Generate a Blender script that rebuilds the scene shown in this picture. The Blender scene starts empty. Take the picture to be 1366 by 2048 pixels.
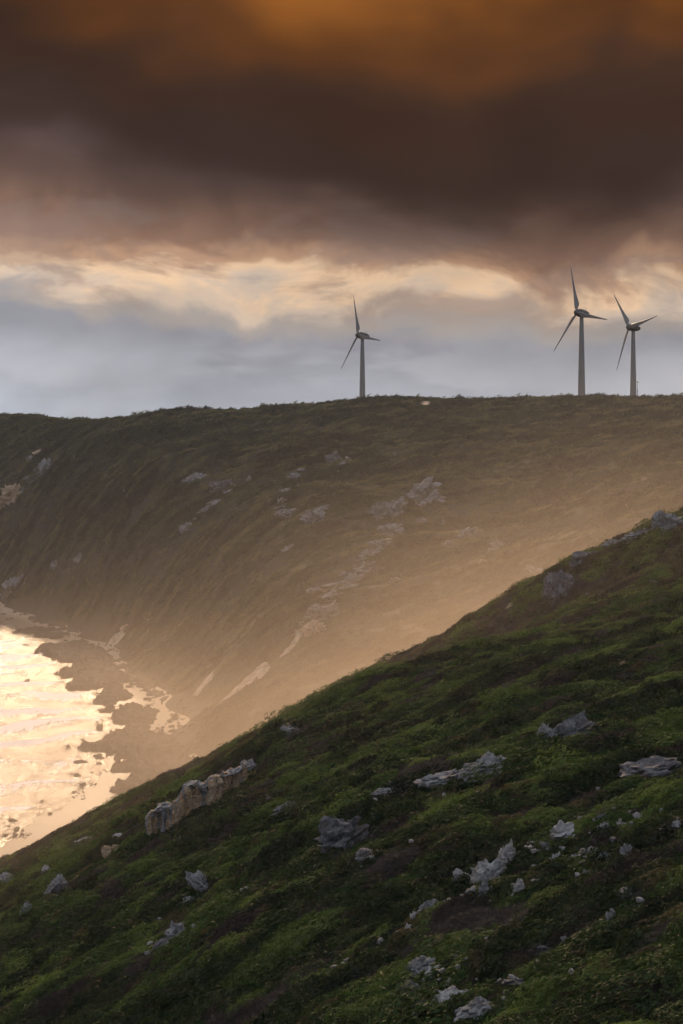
import bpy, bmesh, math, random
import numpy as np
from mathutils import Vector, Matrix, Euler

# ================================================================ camera, sky, sun, exposure
scene = bpy.context.scene
C = scene.collection
random.seed(7); RNG = np.random.default_rng(7)

cam_d = bpy.data.cameras.new('camera'); cam = bpy.data.objects.new('camera', cam_d); C.objects.link(cam)
cam.location = (0, 0, 90); cam.rotation_euler = (math.radians(90), 0, 0)
cam_d.sensor_fit = 'VERTICAL'; cam_d.sensor_height = 36.0; cam_d.lens = 36.0 * 4000 / 2048
cam_d.shift_y = -(1024 - 880) / 2048; cam_d.clip_start = 0.5; cam_d.clip_end = 12000
scene.camera = cam

SUN_AZ, SUN_EL = math.radians(-3.0), math.radians(19.0)       # azimuth from straight ahead (+y), positive to the right
SUN_DIR = Vector((math.sin(SUN_AZ) * math.cos(SUN_EL), math.cos(SUN_AZ) * math.cos(SUN_EL), math.sin(SUN_EL)))

def lin(r, g, b):
    f = lambda c: (c / 12.92 if c <= 0.04045 else ((c + 0.055) / 1.055) ** 2.4)
    return (f(r / 255), f(g / 255), f(b / 255), 1.0)

class NT:
    """small helper round a node tree"""
    def __init__(s, tree): s.t = tree; s.t.nodes.clear()
    def n(s, kind, **kw):
        o = s.t.nodes.new(kind)
        for k, v in kw.items():
            if k[0] == 'i' and k[1:].isdigit(): s.set(o.inputs[int(k[1:])], v)
            elif k.startswith('I_'): s.set(o.inputs[k[2:].replace('_', ' ')], v)
            else: setattr(o, k, v)
        return o
    def set(s, sock, v):
        if isinstance(v, bpy.types.NodeSocket): s.t.links.new(v, sock)
        elif isinstance(v, bpy.types.Node): s.t.links.new(v.outputs[0], sock)
        else: sock.default_value = v
    def m(s, op, a, b=0.0, c=0.0, clamp=False):
        return s.n('ShaderNodeMath', operation=op, use_clamp=clamp, i0=a, i1=b, i2=c).outputs[0]
    def vm(s, op, a, b=(0, 0, 0)):
        return s.n('ShaderNodeVectorMath', operation=op, i0=a, i1=b).outputs[0]
    def noise(s, vec, scale, detail=4.0, rough=0.5, dist=0.0, col=False):
        o = s.n('ShaderNodeTexNoise', I_Vector=vec, I_Scale=scale, I_Detail=detail, I_Roughness=rough, I_Distortion=dist)
        return o.outputs[1 if col else 0]
    def ramp(s, fac, stops, interp='LINEAR'):
        o = s.n('ShaderNodeValToRGB', i0=fac); r = o.color_ramp; r.interpolation = interp
        while len(r.elements) > 1: r.elements.remove(r.elements[-1])
        r.elements[0].position, r.elements[0].color = stops[0]
        for p, c in stops[1:]: r.elements.new(p).color = c
        return o.outputs[0]
    def smooth(s, v, a, b):
        return s.n('ShaderNodeMapRange', interpolation_type='SMOOTHSTEP', i0=v, i1=a, i2=b).outputs[0]
    def mix(s, fac, a, b, blend='MIX'):
        o = s.n('ShaderNodeMix', data_type='RGBA', blend_type=blend, i0=fac)
        s.set(o.inputs[6], a); s.set(o.inputs[7], b); return o.outputs[2]

world = bpy.data.worlds.new('World'); scene.world = world; world.use_nodes = True
def build_sky():
    w = NT(world.node_tree)
    d = w.n('ShaderNodeTexCoord').outputs['Generated']
    s = w.n('ShaderNodeSeparateXYZ', i0=d)
    u = w.m('MULTIPLY', w.m('ARCTAN2', s.outputs[0], s.outputs[1]), 4.0)
    v = w.m('MULTIPLY', w.m('ARCSINE', s.outputs[2]), 4.0)
    q = w.n('ShaderNodeCombineXYZ', i0=u, i1=v, i2=0.0).outputs[0]
    def qs(a, b, oz=0.0): return w.n('ShaderNodeVectorMath', operation='MULTIPLY_ADD', i0=q, i1=(a, b, 1), i2=(oz, oz * 0.37, oz)).outputs[0]
    uc = w.m('MINIMUM', w.m('MAXIMUM', u, -1.1), 1.1)
    n1 = w.m('SUBTRACT', w.noise(qs(1.5, 2.6, SKY['s1']), 1.0, 3.0, 0.5, 0.2), 0.5)         # the big rolls of the deck
    n2 = w.m('SUBTRACT', w.noise(qs(3.4, 6.5, SKY['s2']), 1.0, 7.0, 0.56, 0.5), 0.5)        # torn edges
    n3 = w.noise(qs(2.6, 9.0, SKY['s3']), 1.0, 7.0, 0.52, 0.25)
    # the open strip under the deck: grey-blue air, a lit amber rim, then brown
    t = w.m('ADD', w.m('MULTIPLY_ADD', w.m('MINIMUM', w.m('ADD', uc, 0.1), 0.0), 0.10, v), w.m('ADD', w.m('MULTIPLY', n2, w.m('MULTIPLY_ADD', w.smooth(v, 0.12, 0.34), SKY['a2'], 0.10)), w.m('MULTIPLY', n1, SKY['a1'])))
    col = w.ramp(w.m('DIVIDE', t, 1.0), [(p, lin(*c)) for p, c in SKY['strip']], 'EASE')
    puff = w.m('MULTIPLY', w.smooth(w.m('ADD', n3, w.m('MULTIPLY', v, -0.35)), 0.39, 0.50), w.smooth(v, 0.24, 0.13))
    col = w.mix(w.m('MULTIPLY', puff, 0.42), col, lin(*SKY['puff']))
    rag = w.m('MULTIPLY', w.smooth(w.noise(qs(3.0, 7.5, 31.7), 1.0, 7.0, 0.6, 0.6), 0.47, 0.62), w.smooth(t, 0.2, 0.26))
    col = w.mix(w.m('MULTIPLY', rag, 0.6), col, lin(150, 128, 118))
    # the deck itself: near black brown, burning orange where it thins towards the sun
    td = w.m('ADD', w.m('ADD', v, w.m('ADD', w.m('MULTIPLY', w.m('MINIMUM', uc, 0.0), 0.16), w.m('MULTIPLY', w.m('MAXIMUM', uc, 0.0), 0.03))), w.m('ADD', w.m('MULTIPLY', n1, 0.20), w.m('MULTIPLY', n2, 0.07)))
    to = w.m('ADD', w.m('ADD', v, w.m('ADD', w.m('MULTIPLY', w.m('MINIMUM', uc, 0.0), 0.26), w.m('MULTIPLY', w.m('MAXIMUM', uc, 0.0), 0.03))), w.m('ADD', w.m('MULTIPLY', n1, 0.55), w.m('MULTIPLY', n2, 0.035)))
    deck = w.ramp(w.m('DIVIDE', to, 4.0), [(p / 4.0, lin(*c)) for p, c in SKY['deck']], 'EASE')
    col = w.mix(w.smooth(td, 0.29, 0.55), col, deck)
    fold = w.noise(qs(2.2, 4.2, 9.4), 1.3, 4.0, 0.5, 0.3)
    col = w.mix(1.0, col, w.ramp(fold, [(0.3, (0.84, 0.84, 0.84, 1)), (0.7, (1.17, 1.16, 1.15, 1))]), 'MULTIPLY')
    # away from the sun the deck turns from amber to cool grey
    flat = w.n('ShaderNodeVectorMath', operation='DOT_PRODUCT', i0=d, i1=tuple(SUN_DIR)).outputs['Value']
    away = w.smooth(flat, 0.86, 0.1)
    zen = w.smooth(s.outputs[2], 0.35, 0.8)
    col = w.mix(away, col, w.mix(zen, lin(*SKY['cool']), lin(*SKY['zenith'])))
    sky = w.n('ShaderNodeTexSky', sky_type='NISHITA', sun_disc=False, sun_elevation=SUN_EL, sun_rotation=SUN_AZ, air_density=1.0, dust_density=2.0, altitude=90)
    b1 = w.n('ShaderNodeBackground', i0=sky.outputs[0], i1=w.m('MULTIPLY', away, SKY['clear']))   # breaks in the deck away from the sun show clear sky
    b2 = w.n('ShaderNodeBackground', i0=col, i1=SKY['gain'])
    a = w.n('ShaderNodeAddShader', i0=b1, i1=b2)
    w.n('ShaderNodeOutputWorld', i0=a)
SKY = dict(zenith=(182, 186, 200), a1=0.06, a2=0.26, s1=18.4, s2=15.1, s3=6.2, clear=0.045, gain=1.0, puff=(190, 192, 198), cool=(126, 131, 146),
  strip=[(0.0, (186, 192, 202)), (0.08, (168, 171, 180)), (0.18, (150, 150, 158)), (0.225, (172, 162, 156)), (0.268, (212, 190, 170)), (0.305, (238, 203, 168)),
         (0.345, (194, 154, 124)), (0.41, (152, 118, 98)), (0.55, (118, 92, 78))],
  deck=[(0.30, (94, 80, 80)), (0.44, (76, 61, 59)), (0.56, (60, 45, 40)), (0.68, (62, 44, 35)), (0.78, (92, 57, 32)), (0.90, (138, 84, 36)), (1.0, (172, 106, 42)),
        (1.2, (168, 108, 54)), (1.8, (150, 116, 88)), (2.8, (160, 150, 146)), (4.0, (164, 166, 174))])
build_sky()

sun_d = bpy.data.lights.new('sun', 'SUN'); sun = bpy.data.objects.new('sun', sun_d); C.objects.link(sun)
sun_d.energy = 3.4; sun_d.angle = math.radians(4.0); sun_d.color = (1.0, 0.69, 0.43)
sun.rotation_euler = (-SUN_DIR).to_track_quat('-Z', 'Y').to_euler()

vs = scene.view_settings
vs.view_transform = 'Standard'; vs.look = 'None'; vs.exposure = 0.0; vs.gamma = 1.0; vs.use_curve_mapping = False
scene.render.engine = 'CYCLES'
cy = scene.cycles
cy.use_denoising = True; cy.max_bounces = 4; cy.diffuse_bounces = 2; cy.glossy_bounces = 2; cy.transmission_bounces = 2; cy.volume_bounces = 0
cy.transparent_max_bounces = 4; cy.volume_step_rate = 0.8; cy.volume_max_steps = 64; cy.use_adaptive_sampling = True; cy.adaptive_threshold = 0.04; cy.adaptive_min_samples = 16; cy.caustics_reflective = False; cy.caustics_refractive = False; cy.sample_clamp_indirect = 4.0
SPRAY_DENSITY, AIR_DENSITY = 0.0094, 0.00006

# ================================================================ helpers
def link(o, parent=None):
    C.objects.link(o)
    if parent is not None: o.parent = parent
    return o
def tag(o, label=None, cat=None, group=None, kind=None):
    for k, v in (('label', label), ('category', cat), ('group', group), ('kind', kind)):
        if v: o[k] = v
    return o
def mesh_np(name, verts, faces, mat=None, smooth=False):
    """verts n x 3, faces m x k arrays"""
    me = bpy.data.meshes.new(name); verts = np.asarray(verts, np.float32); faces = np.asarray(faces, np.int32)
    me.vertices.add(len(verts)); me.vertices.foreach_set('co', verts.ravel())
    m, k = faces.shape
    me.loops.add(m * k); me.loops.foreach_set('vertex_index', faces.ravel())
    me.polygons.add(m); me.polygons.foreach_set('loop_start', np.arange(m, dtype=np.int32) * k)
    me.update(calc_edges=True)
    me.polygons.foreach_set('use_smooth', np.full(m, smooth))
    if mat: me.materials.append(mat)
    return me
def mesh_bm(name, bm, mat=None, smooth=False):
    me = bpy.data.meshes.new(name); bm.normal_update(); bm.to_mesh(me); bm.free()
    me.polygons.foreach_set('use_smooth', np.full(len(me.polygons), smooth))
    if mat: me.materials.append(mat)
    return me
def obj(name, me, parent=None, loc=(0, 0, 0)):
    o = bpy.data.objects.new(name, me); o.location = loc
    return link(o, parent)
def empty(name, loc, rz=0.0):
    o = bpy.data.objects.new(name, None); o.location = loc; o.rotation_euler = (0, 0, rz); o.empty_display_size = 0.5
    return link(o)

# gradient noise, any array shape
def _hash(ix, iy, seed):
    h = (ix.astype(np.int64) * 374761393 + iy.astype(np.int64) * 668265263 + seed * 1442695041) & 0x7fffffff
    h = ((h ^ (h >> 13)) * 1274126177) & 0x7fffffff
    return (h ^ (h >> 16)) / 0x7fffffff
def perlin(x, y, seed=0):
    ix, iy = np.floor(x), np.floor(y); fx, fy = x - ix, y - iy
    ux, uy = fx * fx * fx * (fx * (fx * 6 - 15) + 10), fy * fy * fy * (fy * (fy * 6 - 15) + 10)
    def g(a, b):
        th = _hash(ix + a, iy + b, seed) * 2 * np.pi
        return np.cos(th) * (fx - a) + np.sin(th) * (fy - b)
    n0 = g(0, 0) * (1 - ux) + g(1, 0) * ux; n1 = g(0, 1) * (1 - ux) + g(1, 1) * ux
    return (n0 * (1 - uy) + n1 * uy) * 1.5
def fbm(x, y, seed=0, octv=4, gain=0.5):
    out = np.zeros(np.shape(x)); a = 1.0
    for i in range(octv):
        out = out + a * perlin(x, y, seed + i * 17); x = x * 2.03 + 5.2; y = y * 2.03 - 3.7; a *= gain
    return out
def noise3(p, seed):
    """cheap 3-D noise from three planar ones"""
    return (perlin(p[..., 0] + 7.3, p[..., 1] - 2.1, seed) + perlin(p[..., 1] + 3.3, p[..., 2] + 9.1, seed + 5) + perlin(p[..., 2] - 4.4, p[..., 0] + 1.7, seed + 9)) * 0.62

# ---------------------------------------------------------------- terrain maths
F, HOR, CAMZ = 4000.0, 880.0, 90.0          # focal length in photo pixels, horizon row, eye height above the sea

def P3(px, py, d):
    return ((px - 683.0) / F * d, d, CAMZ - (py - HOR) / F * d)

TOE = np.array([(-150, -150), (-128, 60), (-110, 150), (-97, 250), (-82, 330), (-68, 385), (-55, 435), (-46, 490), (-42, 561), (-60, 695),
                (-80, 759), (-95, 845), (-105, 882), (-137, 978), (-174, 1053), (-192, 1108), (-260, 1165), (-420, 1230), (-700, 1290), (-1300, 1400)], float)

def toe_distance(x, y):
    """signed distance to the foot of the slope, positive inland"""
    best = np.full(x.shape, 1e9); sign = np.ones(x.shape)
    for (ax, ay), (bx, by) in zip(TOE[:-1], TOE[1:]):
        dx, dy = bx - ax, by - ay; L2 = dx * dx + dy * dy
        t = np.clip(((x - ax) * dx + (y - ay) * dy) / L2, 0, 1)
        ex, ey = x - ax - t * dx, y - ay - t * dy
        r = np.hypot(ex, ey); m = r < best
        best = np.where(m, r, best)
        sign = np.where(m, np.where(dx * ey - dy * ex < 0, 1.0, -1.0), sign)
    return best * sign

CTRL_PX = [
 # near hillside
 (-400,2048,190),(0,2048,150),(340,2048,124),(683,2048,106),(1000,2048,95),(1366,2048,86),(1800,2048,78),
 (0,1950,172),(340,1850,158),(683,1800,132),(1000,1800,119),(1366,1800,107),(1800,1800,97),
 (340,1720,190),(520,1700,170),(683,1600,168),(850,1600,156),(1100,1600,143),(1366,1600,131),(1800,1600,120),
 (0,1855,206),(110,1785,212),(205,1728,216),(295,1668,218),(360,1638,219),(430,1590,222),(500,1530,226),(565,1456,232),
 (683,1400,236),(740,1362,240),(860,1334,240),(985,1306,240),(1110,1290,240),(1220,1287,232),(1366,1242,226),(1700,1180,220),
 (800,1480,195),(1000,1420,187),(1200,1400,182),(1366,1400,176),(1700,1400,168),
 (0,1760,262),(100,1738,262),(190,1690,262),(0,1730,335),(100,1694,345),(200,1655,350),(280,1613,350),
 (370,1565,345),(440,1526,345),(500,1494,340),(582,1438,335),(660,1390,335),(722,1358,330),(855,1308,330),(937,1278,325),(1052,1252,322),
 (1085,1222,325),(1112,1158,330),(1180,1105,340),(1216,1087,345),(1290,1062,355),(1366,1036,370),(1500,1000,380),(1750,960,380),
 (1150,1230,295),(1250,1180,300),(1366,1130,305),(1366,1200,270),(1600,1150,270),
 # headland across the gully
 (450,1400,642),(450,1300,690),(450,1200,750),(450,1100,822),(450,1000,920),(450,900,1080),
 (560,1360,600),(560,1250,665),(560,1120,760),(560,1000,870),
 (250,1200,885),(250,1100,935),(250,1000,1005),(250,900,1125),(120,1150,1010),(120,1050,1060),(120,950,1140),
 (700,1330,600),(700,1200,680),(700,1100,742),(700,1000,832),(700,900,990),(700,850,1100),
 (950,1240,620),(950,1150,690),(950,1050,790),(950,950,905),(950,860,1080),
 (1200,1080,680),(1200,1000,770),(1200,900,930),(1200,840,1100),
 (1366,1030,690),(1366,950,795),(1366,880,925),(1366,830,1090),
 (1800,980,690),(1800,900,800),(1800,850,950),
 (0,1100,1150),(0,1000,1190),(0,900,1245),
 (0,843,1310),(130,845,1305),(300,846,1290),(430,834,1270),(560,833,1262),(640,822,1255),(700,810,1250),(790,801,1235),(900,806,1245),(1050,800,1262),
 (1160,802,1272),(1270,797,1282),(1366,801,1285),(1800,807,1290),(-300,843,1330),(-700,847,1380)]
CTRL_XYZ = [(0,0,88.2),(14,0,89.5),(-14,0,84),(0,30,78.5),(-20,45,66),(20,40,79),(0,60,68),(40,60,80),(-45,60,45),(60,0,98),(60,-80,100),(0,-80,92),(-40,-80,70),
 (80,150,85),(110,250,88),(130,350,88),(-60,150,24),(-55,200,26),
 (-20,470,9),(25,470,26),(60,480,42),(100,500,52),(180,480,68),(260,400,88),(300,600,80),(0,410,24),(40,420,40),(80,440,55),(-30,420,13),
 (0,530,18),(50,560,32),(100,580,48),
 (-230,1450,90),(-100,1450,96),(0,1420,106),(16,1600,109),(80,1420,112),(164,1380,113),(164,1460,111),(217,1515,111),(300,1500,112),(-400,1500,86),(-100,1750,92),(16,1750,104),(200,1800,105),(450,1400,115),(450,1800,105),(-600,1800,82),
 (500,1000,105),(500,700,95),(500,300,105),(500,-100,110),(-900,1550,84)]
def _tps():
    pts = [P3(*c) for c in CTRL_PX] + CTRL_XYZ
    for i in range(1, len(TOE) - 1):
        for t in (0.0, 0.5):
            q = TOE[i] * (1 - t) + TOE[i + 1] * t; g = TOE[i + 1] - TOE[i - 1]; g = g / np.hypot(*g)
            pts.append((q[0], q[1], 0.0))
            pts.append((q[0] - g[1] * 22, q[1] + g[0] * 22, -7.0))
            if t == 0: pts.append((q[0] - g[1] * 120, q[1] + g[0] * 120, -16.0))
    pts = np.array(pts, float)
    return pts
PTS = _tps()
def _U(r2): return np.where(r2 > 0, r2 * np.log(np.maximum(r2, 1e-12)) * 0.5, 0.0)
def _fit(pts, S=100.0, lam=0.0015):
    X = pts[:, :2] / S; n = len(X)
    K = _U(((X[:, None] - X[None]) ** 2).sum(-1)) + lam * np.eye(n)
    Pm = np.c_[np.ones(n), X]
    A = np.zeros((n + 3, n + 3)); A[:n, :n] = K; A[:n, n:] = Pm; A[n:, :n] = Pm.T
    return np.linalg.solve(A, np.r_[pts[:, 2], 0, 0, 0])
W_TPS = _fit(PTS)
def base_height(x, y):
    S = 100.0; sh = x.shape; x = x.ravel() / S; y = y.ravel() / S
    out = np.empty(x.shape); n = len(PTS); C = PTS[:, :2] / S
    for i in range(0, len(x), 20000):
        X, Y = x[i:i + 20000], y[i:i + 20000]
        r2 = (X[:, None] - C[None, :, 0]) ** 2 + (Y[:, None] - C[None, :, 1]) ** 2
        out[i:i + 20000] = _U(r2) @ W_TPS[:n] + W_TPS[n] + W_TPS[n + 1] * X + W_TPS[n + 2] * Y
    return out.reshape(sh)

def sstep(v, a, b):
    t = np.clip((v - a) / (b - a), 0, 1); return t * t * (3 - 2 * t)
WIND = np.array([0.80, 0.60])                       # the sea wind combs the heath this way
def height(x, y):
    x = np.asarray(x, float); y = np.asarray(y, float)
    w = toe_distance(x, y); z = base_height(x, y)
    a = x * WIND[0] + y * WIND[1]; b = -x * WIND[1] + y * WIND[0]
    nw = 1 - sstep(y, 380, 520)
    near = 0.72 * perlin(a / 9, b / 4.2, 1) + 0.46 * perlin(a / 3.6, b / 1.8, 2) + 1.3 * perlin(a / 26, b / 13, 3)
    c = x * 0.93 + y * 0.37; e = -x * 0.37 + y * 0.93 + 9 * perlin(x / 60, y / 60, 8)             # down the fall line, and across it
    fold = 1 - 2 * np.abs(perlin(c / 150, e / 62, 4))
    far = 3.6 * (fold - 0.4) + 1.1 * (1 - 2 * np.abs(perlin(c / 60, e / 21, 5))) - 0.4 + 1.15 * perlin(a / 24, b / 9, 6) + 0.5 * perlin(a / 8, b / 4, 7)
    far = far * (0.45 + 0.55 * sstep(120 - z, 8, 45))
    return np.maximum(z + (near * nw + far * (1 - nw)) * sstep(w, -2, 25), -3.0)
def normal_at(x, y, e=0.6):
    zx = (height(x + e, y) - height(x - e, y)) / (2 * e); zy = (height(x, y + e) - height(x, y - e)) / (2 * e)
    n = np.stack([-zx, -zy, np.ones_like(zx)], -1)
    return n / np.linalg.norm(n, axis=-1, keepdims=True)
_DS = np.exp(np.linspace(math.log(45), math.log(1500), 1700))
def at(px, py, dmin=45.0, dmax=1500.0):
    """where the line of sight through a place in the view first meets the land: x, y, z, metres per photo pixel"""
    x = (px - 683.0) / F * _DS; z = np.maximum(height(x, _DS), 0.0)
    row = HOR + F * (CAMZ - z) / _DS
    ok = (row <= py) & (_DS >= dmin) & (_DS <= dmax)
    k = int(np.argmax(ok)) if ok.any() else int(np.argmin(np.where((_DS >= dmin) & (_DS <= dmax), np.abs(row - py), 1e9)))
    return float(x[k]), float(_DS[k]), float(z[k]), float(_DS[k] / F)
def sea_at(px, py, z=0.0):
    d = F * (CAMZ - z) / (py - HOR); return (px - 683.0) / F * d, d

# ================================================================ materials
MATS = {}
def material(name):
    m = bpy.data.materials.new(name); m.use_nodes = True; MATS[name] = m
    return m, NT(m.node_tree)
def finish(t, shader, disp=None):
    t.n('ShaderNodeOutputMaterial', i0=shader)
def bump(t, h, dist, strength=1.0):
    return t.n('ShaderNodeBump', I_Strength=strength, I_Distance=dist, I_Height=h).outputs[0]

def mat_ground(name, c1, c2, c3, s):
    m, t = material(name)
    p = t.n('ShaderNodeNewGeometry').outputs['Position']
    a = t.noise(p, 0.08 * s, 5, 0.6); b = t.noise(p, 1.1 * s, 6, 0.65)
    col = t.ramp(t.m('MULTIPLY_ADD', b, 0.5, t.m('MULTIPLY', a, 0.5)), [(0.36, c1), (0.5, c2), (0.64, c3)])
    h = t.noise(p, 2.6 * s, 6, 0.7)
    finish(t, t.n('ShaderNodeBsdfPrincipled', I_Base_Color=col, I_Roughness=0.95, I_Normal=bump(t, h, 0.5 / s)))
    return m
M_near = mat_ground('heath_floor', (0.016, 0.014, 0.009, 1), (0.028, 0.027, 0.014, 1), (0.05, 0.042, 0.026, 1), 1.0)
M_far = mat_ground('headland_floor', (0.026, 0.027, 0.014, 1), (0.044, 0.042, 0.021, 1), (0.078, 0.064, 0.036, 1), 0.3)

def mat_leaf(name, lo, mid, hi, trans=0.25):
    m, t = material(name)
    tint = t.n('ShaderNodeAttribute', attribute_type='INSTANCER', attribute_name='tint').outputs['Fac']
    isl = t.n('ShaderNodeNewGeometry').outputs['Random Per Island']
    f = t.m('ADD', t.m('MULTIPLY', tint, 0.75), t.m('MULTIPLY', isl, 0.25))
    col = t.ramp(f, [(0.12, lo), (0.5, mid), (0.88, hi)])
    d = t.n('ShaderNodeBsdfDiffuse', i0=col, i1=0.6); tr = t.n('ShaderNodeBsdfTranslucent', i0=col)
    g = t.n('ShaderNodeBsdfGlossy', i0=(0.5, 0.5, 0.5, 1), i1=0.5)
    mx = t.n('ShaderNodeMixShader', i0=trans, i1=d, i2=tr)
    finish(t, t.n('ShaderNodeMixShader', i0=0.03, i1=mx, i2=g))
    return m
L_green = mat_leaf('heath_green', (0.018, 0.036, 0.010, 1), (0.055, 0.096, 0.020, 1), (0.150, 0.205, 0.042, 1))
L_olive = mat_leaf('heath_olive', (0.030, 0.028, 0.013, 1), (0.066, 0.058, 0.024, 1), (0.125, 0.105, 0.044, 1))
L_twig = mat_leaf('heath_twig', (0.030, 0.024, 0.020, 1), (0.062, 0.050, 0.042, 1), (0.105, 0.088, 0.074, 1), 0.1)
L_dark = mat_leaf('heath_dark', (0.012, 0.021, 0.009, 1), (0.024, 0.040, 0.013, 1), (0.045, 0.066, 0.02, 1))
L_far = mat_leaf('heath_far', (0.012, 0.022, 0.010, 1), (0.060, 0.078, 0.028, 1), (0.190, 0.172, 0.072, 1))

def mat_rock(name, light, mid, dark, stain, sc=1.0):
    m, t = material(name)
    p = t.n('ShaderNodeTexCoord').outputs['Object']
    rnd = t.n('ShaderNodeObjectInfo').outputs['Random']
    p = t.n('ShaderNodeVectorMath', operation='ADD', i0=p, i1=t.n('ShaderNodeCombineXYZ', i0=t.m('MULTIPLY', rnd, 50.0), i1=rnd, i2=0.0)).outputs[0]
    a = t.noise(p, 1.3 * sc, 7, 0.65, 0.5); b = t.noise(p, 6.0 * sc, 6, 0.7); c = t.noise(p, 0.7 * sc, 4, 0.5)
    col = t.ramp(t.m('MULTIPLY_ADD', b, 0.45, t.m('MULTIPLY', a, 0.6)), [(0.36, dark), (0.48, mid), (0.60, light)])
    col = t.mix(t.m('MULTIPLY', t.smooth(c, 0.5, 0.66), 0.6), col, stain)
    strata = t.n('ShaderNodeTexWave', wave_type='BANDS', bands_direction='Z', I_Vector=p, I_Scale=0.9 * sc, I_Distortion=9.0, I_Detail=4.0).outputs['Fac']
    h = t.m('ADD', t.m('MULTIPLY', strata, 0.25), t.m('ADD', b, t.m('MULTIPLY', t.noise(p, 16.0 * sc, 4, 0.7), 0.5)))
    finish(t, t.n('ShaderNodeBsdfPrincipled', I_Base_Color=col, I_Roughness=0.9, I_Normal=bump(t, h, 0.16 / sc)))
    return m
ROCK = {
 'white': mat_rock('limestone_white', (0.60, 0.58, 0.55, 1), (0.36, 0.345, 0.33, 1), (0.09, 0.085, 0.08, 1), (0.34, 0.28, 0.21, 1)),
 'grey': mat_rock('limestone_grey', (0.40, 0.39, 0.38, 1), (0.19, 0.185, 0.18, 1), (0.06, 0.058, 0.06, 1), (0.20, 0.16, 0.12, 1)),
 'dark': mat_rock('limestone_dark', (0.24, 0.23, 0.23, 1), (0.115, 0.11, 0.11, 1), (0.035, 0.033, 0.032, 1), (0.13, 0.10, 0.075, 1)),
 'tan': mat_rock('limestone_tan', (0.56, 0.42, 0.27, 1), (0.40, 0.27, 0.155, 1), (0.11, 0.075, 0.045, 1), (0.46, 0.25, 0.10, 1)),
 'far': mat_rock('headland_rock', (0.36, 0.34, 0.32, 1), (0.16, 0.15, 0.14, 1), (0.03, 0.027, 0.024, 1), (0.13, 0.105, 0.08, 1), 0.5),
 'fartan': mat_rock('headland_sandstone', (0.60, 0.45, 0.30, 1), (0.45, 0.31, 0.19, 1), (0.16, 0.11, 0.07, 1), (0.42, 0.26, 0.14, 1), 0.3),
 'reef': mat_rock('reef_rock', (0.10, 0.074, 0.055, 1), (0.05, 0.038, 0.03, 1), (0.018, 0.015, 0.013, 1), (0.10, 0.065, 0.04, 1), 0.35)}

def mat_sand(name, c1, c2, rough):
    m, t = material(name)
    p = t.n('ShaderNodeNewGeometry').outputs['Position']
    z = t.n('ShaderNodeSeparateXYZ', i0=p).outputs[2]
    wet = t.smooth(z, 0.75, 0.25)
    col = t.mix(t.noise(p, 0.15, 5, 0.6), c1, c2); col = t.mix(wet, col, (0.20, 0.15, 0.105, 1))
    r = t.m('MULTIPLY_ADD', wet, 0.55 - rough, rough)
    finish(t, t.n('ShaderNodeBsdfPrincipled', I_Base_Color=col, I_Roughness=r, I_Specular_IOR_Level=0.22,
                  I_Normal=bump(t, t.noise(p, 0.7, 4, 0.6), 0.15, 0.6)))
    return m
M_sand = mat_sand('beach_sand', (0.50, 0.38, 0.26, 1), (0.40, 0.30, 0.20, 1), 0.8)
def mat_scar():
    m, t = material('bare_sand')
    p = t.n('ShaderNodeNewGeometry').outputs['Position']
    col = t.ramp(t.noise(p, 0.35, 6, 0.65), [(0.35, (0.30, 0.20, 0.12, 1)), (0.5, (0.56, 0.41, 0.27, 1)), (0.65, (0.68, 0.53, 0.37, 1))])
    finish(t, t.n('ShaderNodeBsdfPrincipled', I_Base_Color=col, I_Roughness=0.95, I_Normal=bump(t, t.noise(p, 0.8, 5, 0.7), 0.6)))
    return m
M_scar = mat_scar()
def mat_sea():
    m, t = material('sea_water')
    p = t.n('ShaderNodeNewGeometry').outputs['Position']
    foam = t.n('ShaderNodeAttribute', attribute_name='foam').outputs['Fac']
    sp = t.n('ShaderNodeVectorMath', operation='MULTIPLY', i0=p, i1=(0.8, 0.22, 0.0)).outputs[0]
    lace = t.noise(sp, 0.55, 7, 0.68, 0.8)
    f = t.smooth(t.m('ADD', foam, t.m('MULTIPLY', t.m('SUBTRACT', lace, 0.5), 1.5)), 0.30, 0.62)
    ripple = t.m('ADD', t.noise(sp, 0.8, 5, 0.6), t.m('MULTIPLY', t.noise(sp, 0.16, 3, 0.5), 1.6))
    patchy = t.noise(t.n('ShaderNodeVectorMath', operation='MULTIPLY', i0=p, i1=(0.05, 0.028, 0.0)).outputs[0], 1.0, 6, 0.62, 0.6)
    rgh = t.ramp(patchy, [(0.32, (0.36, 0.36, 0.36, 1)), (0.5, (0.2, 0.2, 0.2, 1)), (0.68, (0.1, 0.1, 0.1, 1))])
    nrm = bump(t, ripple, 1.42, 1.0)
    wat = t.n('ShaderNodeBsdfPrincipled', I_Base_Color=(0.05, 0.055, 0.05, 1), I_Roughness=rgh, I_IOR=1.33, I_Normal=nrm)
    fo = t.n('ShaderNodeBsdfPrincipled', I_Base_Color=(0.88, 0.90, 0.93, 1), I_Roughness=0.7, I_Normal=bump(t, lace, 0.4, 0.5))
    finish(t, t.n('ShaderNodeMixShader', i0=f, i1=wat, i2=fo))
    return m
M_sea = mat_sea()
def mat_plain(name, col, rough, spec=0.4, dirt=0.12):
    m, t = material(name)
    p = t.n('ShaderNodeTexCoord').outputs['Object']
    n = t.noise(t.n('ShaderNodeVectorMath', operation='MULTIPLY', i0=p, i1=(1.0, 1.0, 0.15)).outputs[0], 0.9, 5, 0.6)
    dk = tuple(c * (1 - 2.2 * dirt) for c in col[:3]) + (1,)
    finish(t, t.n('ShaderNodeBsdfPrincipled', I_Base_Color=t.mix(n, dk, col), I_Roughness=rough, I_Specular_IOR_Level=spec))
    return m
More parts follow.
